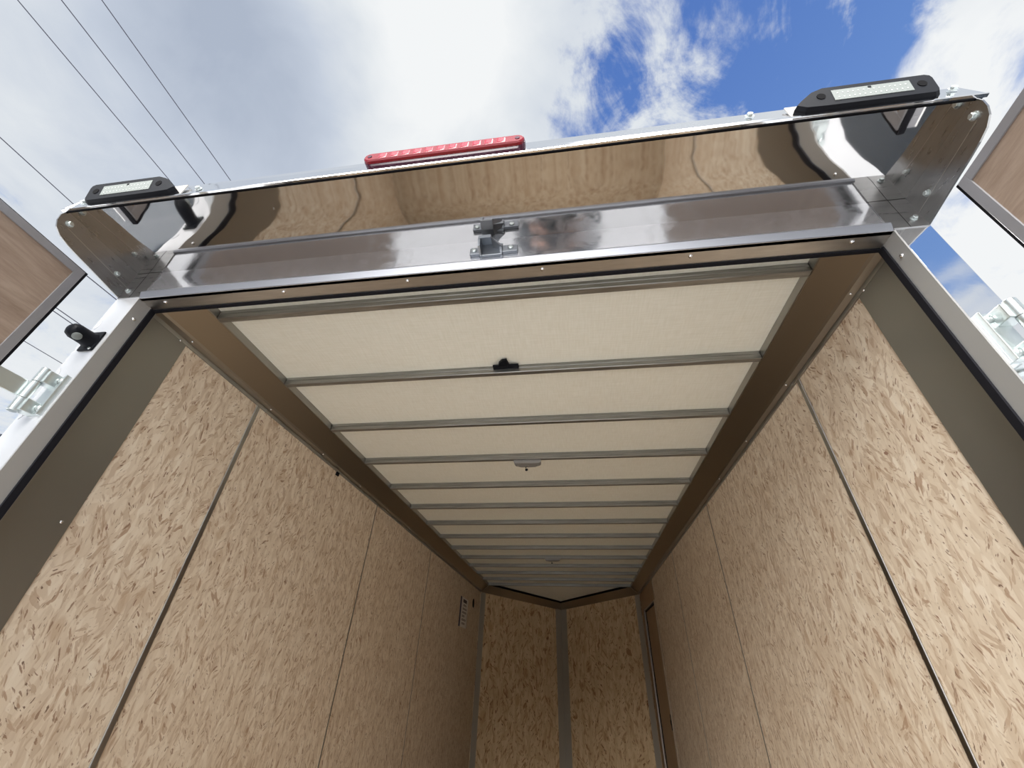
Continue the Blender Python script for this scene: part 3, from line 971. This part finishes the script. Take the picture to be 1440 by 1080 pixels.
def dome(y, x, z, w, label):
    d = thing('dome_light', (x, y, ZC + z), label, 'lamp', 'grey dome lamps on the ceiling')
    rings = []
    for k, (sc, dz) in enumerate(((1.0, 0.0), (1.0, -0.008), (0.94, -0.016), (0.84, -0.019))):
        hw, hy = w / 2 * sc, 0.034 * sc
        rings.append([(x - hw, y - hy, z + dz), (x + hw, y - hy, z + dz), (x + hw * 0.98, y + hy * 0.35, z + dz), (x + hw * 0.6, y + hy * 0.9, z + dz), (x, y + hy, z + dz), (x - hw * 0.6, y + hy * 0.9, z + dz), (x - hw * 0.98, y + hy * 0.35, z + dz)])
    MB().loft(rings).build('housing', M['greyplastic'], d)
    for a in (-0.38, 0.0, 0.38):
        MB().lathe([(0.007, 0), (0.006, 0.002)], (x + a * w, y + 0.004, z - 0.019), (0, 0, -1), 14).build('screw', M['flange'], d)
    MB().tube([(x - 0.012, y + 0.022, z - 0.018), (x - 0.012, y + 0.022, z - 0.030)], 0.0025, 8).build('switch_stem', M['black'], d)
    MB().lathe([(0.004, 0), (0.008, 0.003), (0.008, 0.010), (0.004, 0.013)], (x - 0.010, y + 0.024, z - 0.028), (0.1, 0.1, -1), 12).build('switch_knob', M['black'], d, smooth=True)


dome(0.896 + 3 * 0.4064 + 0.030, 0.003, 0.982, 0.155, 'grey dome lamp with pull switch on the fourth ceiling beam')
dome(0.896 + 9 * 0.4064 - 0.005, 0.015, 0.982, 0.155, 'far small grey dome lamp with switch near the nose end')

# sticker
st = thing('warning_sticker', (-XW, 5.3, ZC + 0.41), 'white printed notice with a dark border on the far left wall', 'sticker')
MB().box(-XW, -XW + 0.001, 5.11, 5.50, 0.405, 0.705).build('sheet', M['paper'], st)
MB().box(-XW + 0.001, -XW + 0.0014, 5.11, 5.178, 0.405, 0.705).build('border', M['navyink'], st)
MB().box(-XW + 0.001, -XW + 0.0014, 5.492, 5.50, 0.405, 0.56).build('border', M['navyink'], st)
random.seed(8)
tx = MB()
tx.box(-XW + 0.001, -XW + 0.0016, 5.25, 5.43, 0.655, 0.690)
for k, (a, b) in enumerate(((5.27, 5.42), (5.25, 5.45), (5.24, 5.44), (5.24, 5.36), (5.24, 5.44), (5.25, 5.40))):
    z = 0.638 - k * 0.037
    for j in range(2):
        y = a
        while y < b:
            wd = random.uniform(0.012, 0.04)
            tx.box(-XW + 0.001, -XW + 0.0016, y, min(y + wd, b), z - j * 0.011 - 0.007, z - j * 0.011)
            y += wd + 0.007
tx.build('print', M['ink'], st)
vh = thing('wiring_hole', (-XW, 5.785, ZC + 0.715), 'round black hole in the left wall beside the printed notice', 'hole')
MB().lathe([(0.052, 0), (0.052, 0.002), (0.045, 0.003), (0.044, 0.001)], (-XW, 5.785, 0.712), (1, 0, 0), 28).build('rim', M['hole'], vh)
MB().lathe([(0.044, 0), (0.044, 0.0012)], (-XW, 5.785, 0.712), (1, 0, 0), 28).build('opening', M['hole'], vh)
# small dark nub below the left cove
cl = MB().box(-XW, -XW + 0.010, 2.02, 2.045, 0.880, 0.900, bev=0.002).build('wire_clip', M['black'], base=(-XW, 2.03, ZC + 0.88))
tag(cl, 'tiny black clip under the left cove, midway along the wall', 'clip')

# ------------------------------------------------------------------ power lines
names = ['innermost of the three cables at the upper left', 'middle of the three cables at the upper left', 'outermost of the three cables at the upper left',
         'single cable running behind the left hood corner', 'cable seen between the left open door and the hood', 'right one of the close pair above the bullet lamp',
         'left one of the close pair above the bullet lamp', 'lowest cable, seen above the left hinge']
for (x, x2, r), nm in zip([(-6.32, -6.28, 0.0075), (-6.93, -6.86, 0.0075), (-7.60, -7.53, 0.0075), (-10.2, -10.08, 0.009), (-11.88, -11.83, 0.013), (-13.91, -13.94, 0.013), (-14.15, -14.14, 0.013), (-16.56, -16.54, 0.011)], names):
    pts = []
    for k in range(25):
        y = -24 + k * 3.5
        pts.append((x + (x2 - x) * (y - 1) / 2.5 if abs(y) < 1 else x + (x2 - x) * 0.5, y, 8.0 + 0.0006 * (y - 3) ** 2))
    c = MB().tube(pts, r, 6).build('power_line', M['wire'], base=(x, 0, ZC + 8))
    tag(c, 'thin dark overhead power cable, ' + nm, 'cable', 'overhead power cables')

# ------------------------------------------------------------------ neighbouring trailers
def neighbour(x0, x1, y0, y1, z1, label, m='navy'):
    n = thing('parked_trailer', ((x0 + x1) / 2, y0, GZ), label, 'trailer', 'parked neighbouring trailers')
    MB().box(x0, x1, y0, y1, GZ - ZC + 0.45, z1, bev=0.03).build('body', M[m], n)
    MB().box(x0 - 0.01, x1 + 0.01, y0 - 0.01, y1 + 0.01, z1 - 0.10, z1 - 0.03, bev=0.01).build('top_rail', M[m], n)
    for xs in (x0 - 0.10, x1 + 0.10):
        for yy in (y0 + (y1 - y0) * 0.42, y0 + (y1 - y0) * 0.58):
            MB().lathe([(0.18, -0.10), (0.33, -0.10), (0.345, -0.06), (0.345, 0.06), (0.33, 0.10), (0.18, 0.10)], (xs, yy, GZ - ZC + 0.345), (1, 0, 0), 28).build('wheel', M['seal'], n, smooth=True)
    return n


neighbour(-5.2, -3.0, 1.66, 8.5, 1.04, 'dark navy enclosed trailer parked beyond the left door post')
neighbour(2.25, 4.4, 0.6, 7.5, 0.95, 'dark navy enclosed trailer parked to the right, seen in the hood reflection')


# ------------------------------------------------------------------ the photographer, standing behind the viewpoint (seen mirrored in the header)
M['skin'] = mat('skin', (0.55, 0.32, 0.24), 0.5)
M['jacket'] = mat('dark blue grey jacket', (0.035, 0.042, 0.055), 0.85, bump=(40, 0.2, 0.002))
M['trousers'] = mat('dark trousers', (0.02, 0.024, 0.035), 0.85)
M['shoe'] = mat('black shoe', (0.012, 0.012, 0.012), 0.5)
M['hair'] = mat('dark brown hair', (0.03, 0.018, 0.010), 0.6)
PX, PY = 0.2366, -0.43


def skinned(name, nodes, edges, material, parent, sub=2):
    """nodes: (x, y, height above ground, rx, ry); first node is the root"""
    me = bpy.data.meshes.new(name)
    me.from_pydata([(n[0], n[1], n[2]) for n in nodes], edges, [])
    o = bpy.data.objects.new(name, me)
    C.objects.link(o)
    o.modifiers.new('skin', 'SKIN').use_smooth_shade = True
    lay = me.skin_vertices[0].data
    for i, n in enumerate(nodes):
        lay[i].radius = (n[3], n[4])
        lay[i].use_root = i == 0
    m = o.modifiers.new('sub', 'SUBSURF')
    m.levels = m.render_levels = sub
    me.materials.append(material)
    o.parent = parent
    return o


pr = thing('person', (PX, PY, GZ), 'person in dark jacket and trousers holding a phone up, mirrored in the polished header', 'person')
N = [(0, 0, 0.95, .13, .10), (0, 0, 1.10, .12, .085), (0, 0, 1.28, .14, .095), (0, 0, 1.42, .11, .08), (0, 0.005, 1.50, .052, .052), (0, 0.015, 1.56, .058, .066),
     (0, 0.02, 1.625, .072, .088), (0, 0.012, 1.69, .062, .076), (0, 0.108, 1.612, .010, .012)]
E = [(0, 1), (1, 2), (2, 3), (3, 4), (4, 5), (5, 6), (6, 7), (6, 8)]
J = [(0, 0, 0.93, .15, .115), (0, 0, 1.10, .14, .105), (0, 0, 1.28, .158, .112), (0, 0, 1.40, .125, .092), (0, 0.004, 1.475, .066, .064)]
JE = [(0, 1), (1, 2), (2, 3), (3, 4)]
T = [(0, 0, 0.96, .145, .112)]
TE = []
for s_ in (-1, 1):
    b = len(N)
    N += [(s_ * .16, 0, 1.42, .052, .052), (s_ * .25, .24, 1.47, .040, .040), (s_ * .115, .345, 1.685, .026, .022), (s_ * .092, .378, 1.755, .030, .014)]
    E += [(3, b), (b, b + 1), (b + 1, b + 2), (b + 2, b + 3)]
    # four fingers behind the phone, thumb below
    for k, (fx, fz, ln) in enumerate(((.078, 1.800, 1.0), (.082, 1.812, 1.1), (.090, 1.818, 1.05), (.100, 1.812, .85))):
        q = len(N)
        y0 = .385 + .012 * k
        N += [(s_ * (fx + .008), y0, 1.785, .0088, .0085), (s_ * (fx + .004), y0 + .018, fz + .006, .0082, .008), (s_ * (fx - .014 * ln), y0 + .022, fz + .020 * ln, .0065, .006)]
        E += [(b + 3, q), (q, q + 1), (q + 1, q + 2)]
    q = len(N)
    N += [(s_ * .070, .372, 1.768, .0105, .010), (s_ * .052, .392, 1.790, .009, .0085)]
    E += [(b + 3, q), (q, q + 1)]
    l = len(N)
    N += [(s_ * .09, 0, .88, .085, .085), (s_ * .10, .02, .50, .058, .058), (s_ * .105, -.01, .09, .038, .040), (s_ * .11, .10, .045, .040, .028), (s_ * .115, .16, .035, .034, .020)]
    E += [(0, l), (l, l + 1), (l + 1, l + 2), (l + 2, l + 3), (l + 3, l + 4)]
    j = len(J)
    J += [(s_ * .165, 0, 1.415, .068, .066), (s_ * .25, .24, 1.47, .054, .054), (s_ * .130, .330, 1.655, .038, .036)]
    JE += [(3, j), (j, j + 1), (j + 1, j + 2)]
    u = len(T)
    T += [(s_ * .09, 0, .86, .102, .102), (s_ * .10, .02, .50, .074, .074), (s_ * .105, -.01, .10, .060, .062)]
    TE += [(0, u), (u, u + 1), (u + 1, u + 2)]
body = skinned('body', N, E, M['skin'], pr)
skinned('jacket', J, JE, M['jacket'], pr)
skinned('trousers', T, TE, M['trousers'], pr)
for s_ in (-1, 1):
    skinned('shoe', [(s_ * .106, -.02, .055, .050, .046), (s_ * .11, .10, .045, .050, .036), (s_ * .116, .185, .038, .042, .028)], [(0, 1), (1, 2)], M['shoe'], pr)
    e = MB().lathe([(0.002, -0.011), (0.009, -0.007), (0.0115, 0), (0.009, 0.007), (0.002, 0.011)], (s_ * .031, .092, 1.628), (0, 1, 0), 14).build('eye', M['dot'], None, smooth=True, local=True)
    e.parent = pr
skinned('hair', [(0, -.012, 1.705, .080, .086), (0, -.040, 1.655, .078, .070), (0, -.045, 1.60, .060, .045)], [(0, 1), (1, 2)], M['hair'], pr)
me_ = MB().box(-.024, .024, .086, .098, 1.572, 1.580, bev=0.003).build('mouth', mat('lips', (0.40, 0.15, 0.13), 0.5), None, local=True)
me_.parent = pr
ph = MB().box(-0.074, 0.074, -0.036, 0.036, 0.002, 0.010, bev=0.002)
ph = ph.build('phone', M['black'], None, local=True)
ph.matrix_world = Matrix.Translation((PX, 0, ZC)) @ R.to_4x4() @ Matrix.Translation((0.045, -0.02, 0))
tag(ph, 'black phone held up in both hands by the person', 'phone')

for o in bpy.data.objects:
    if '_o' in o:
        del o['_o']
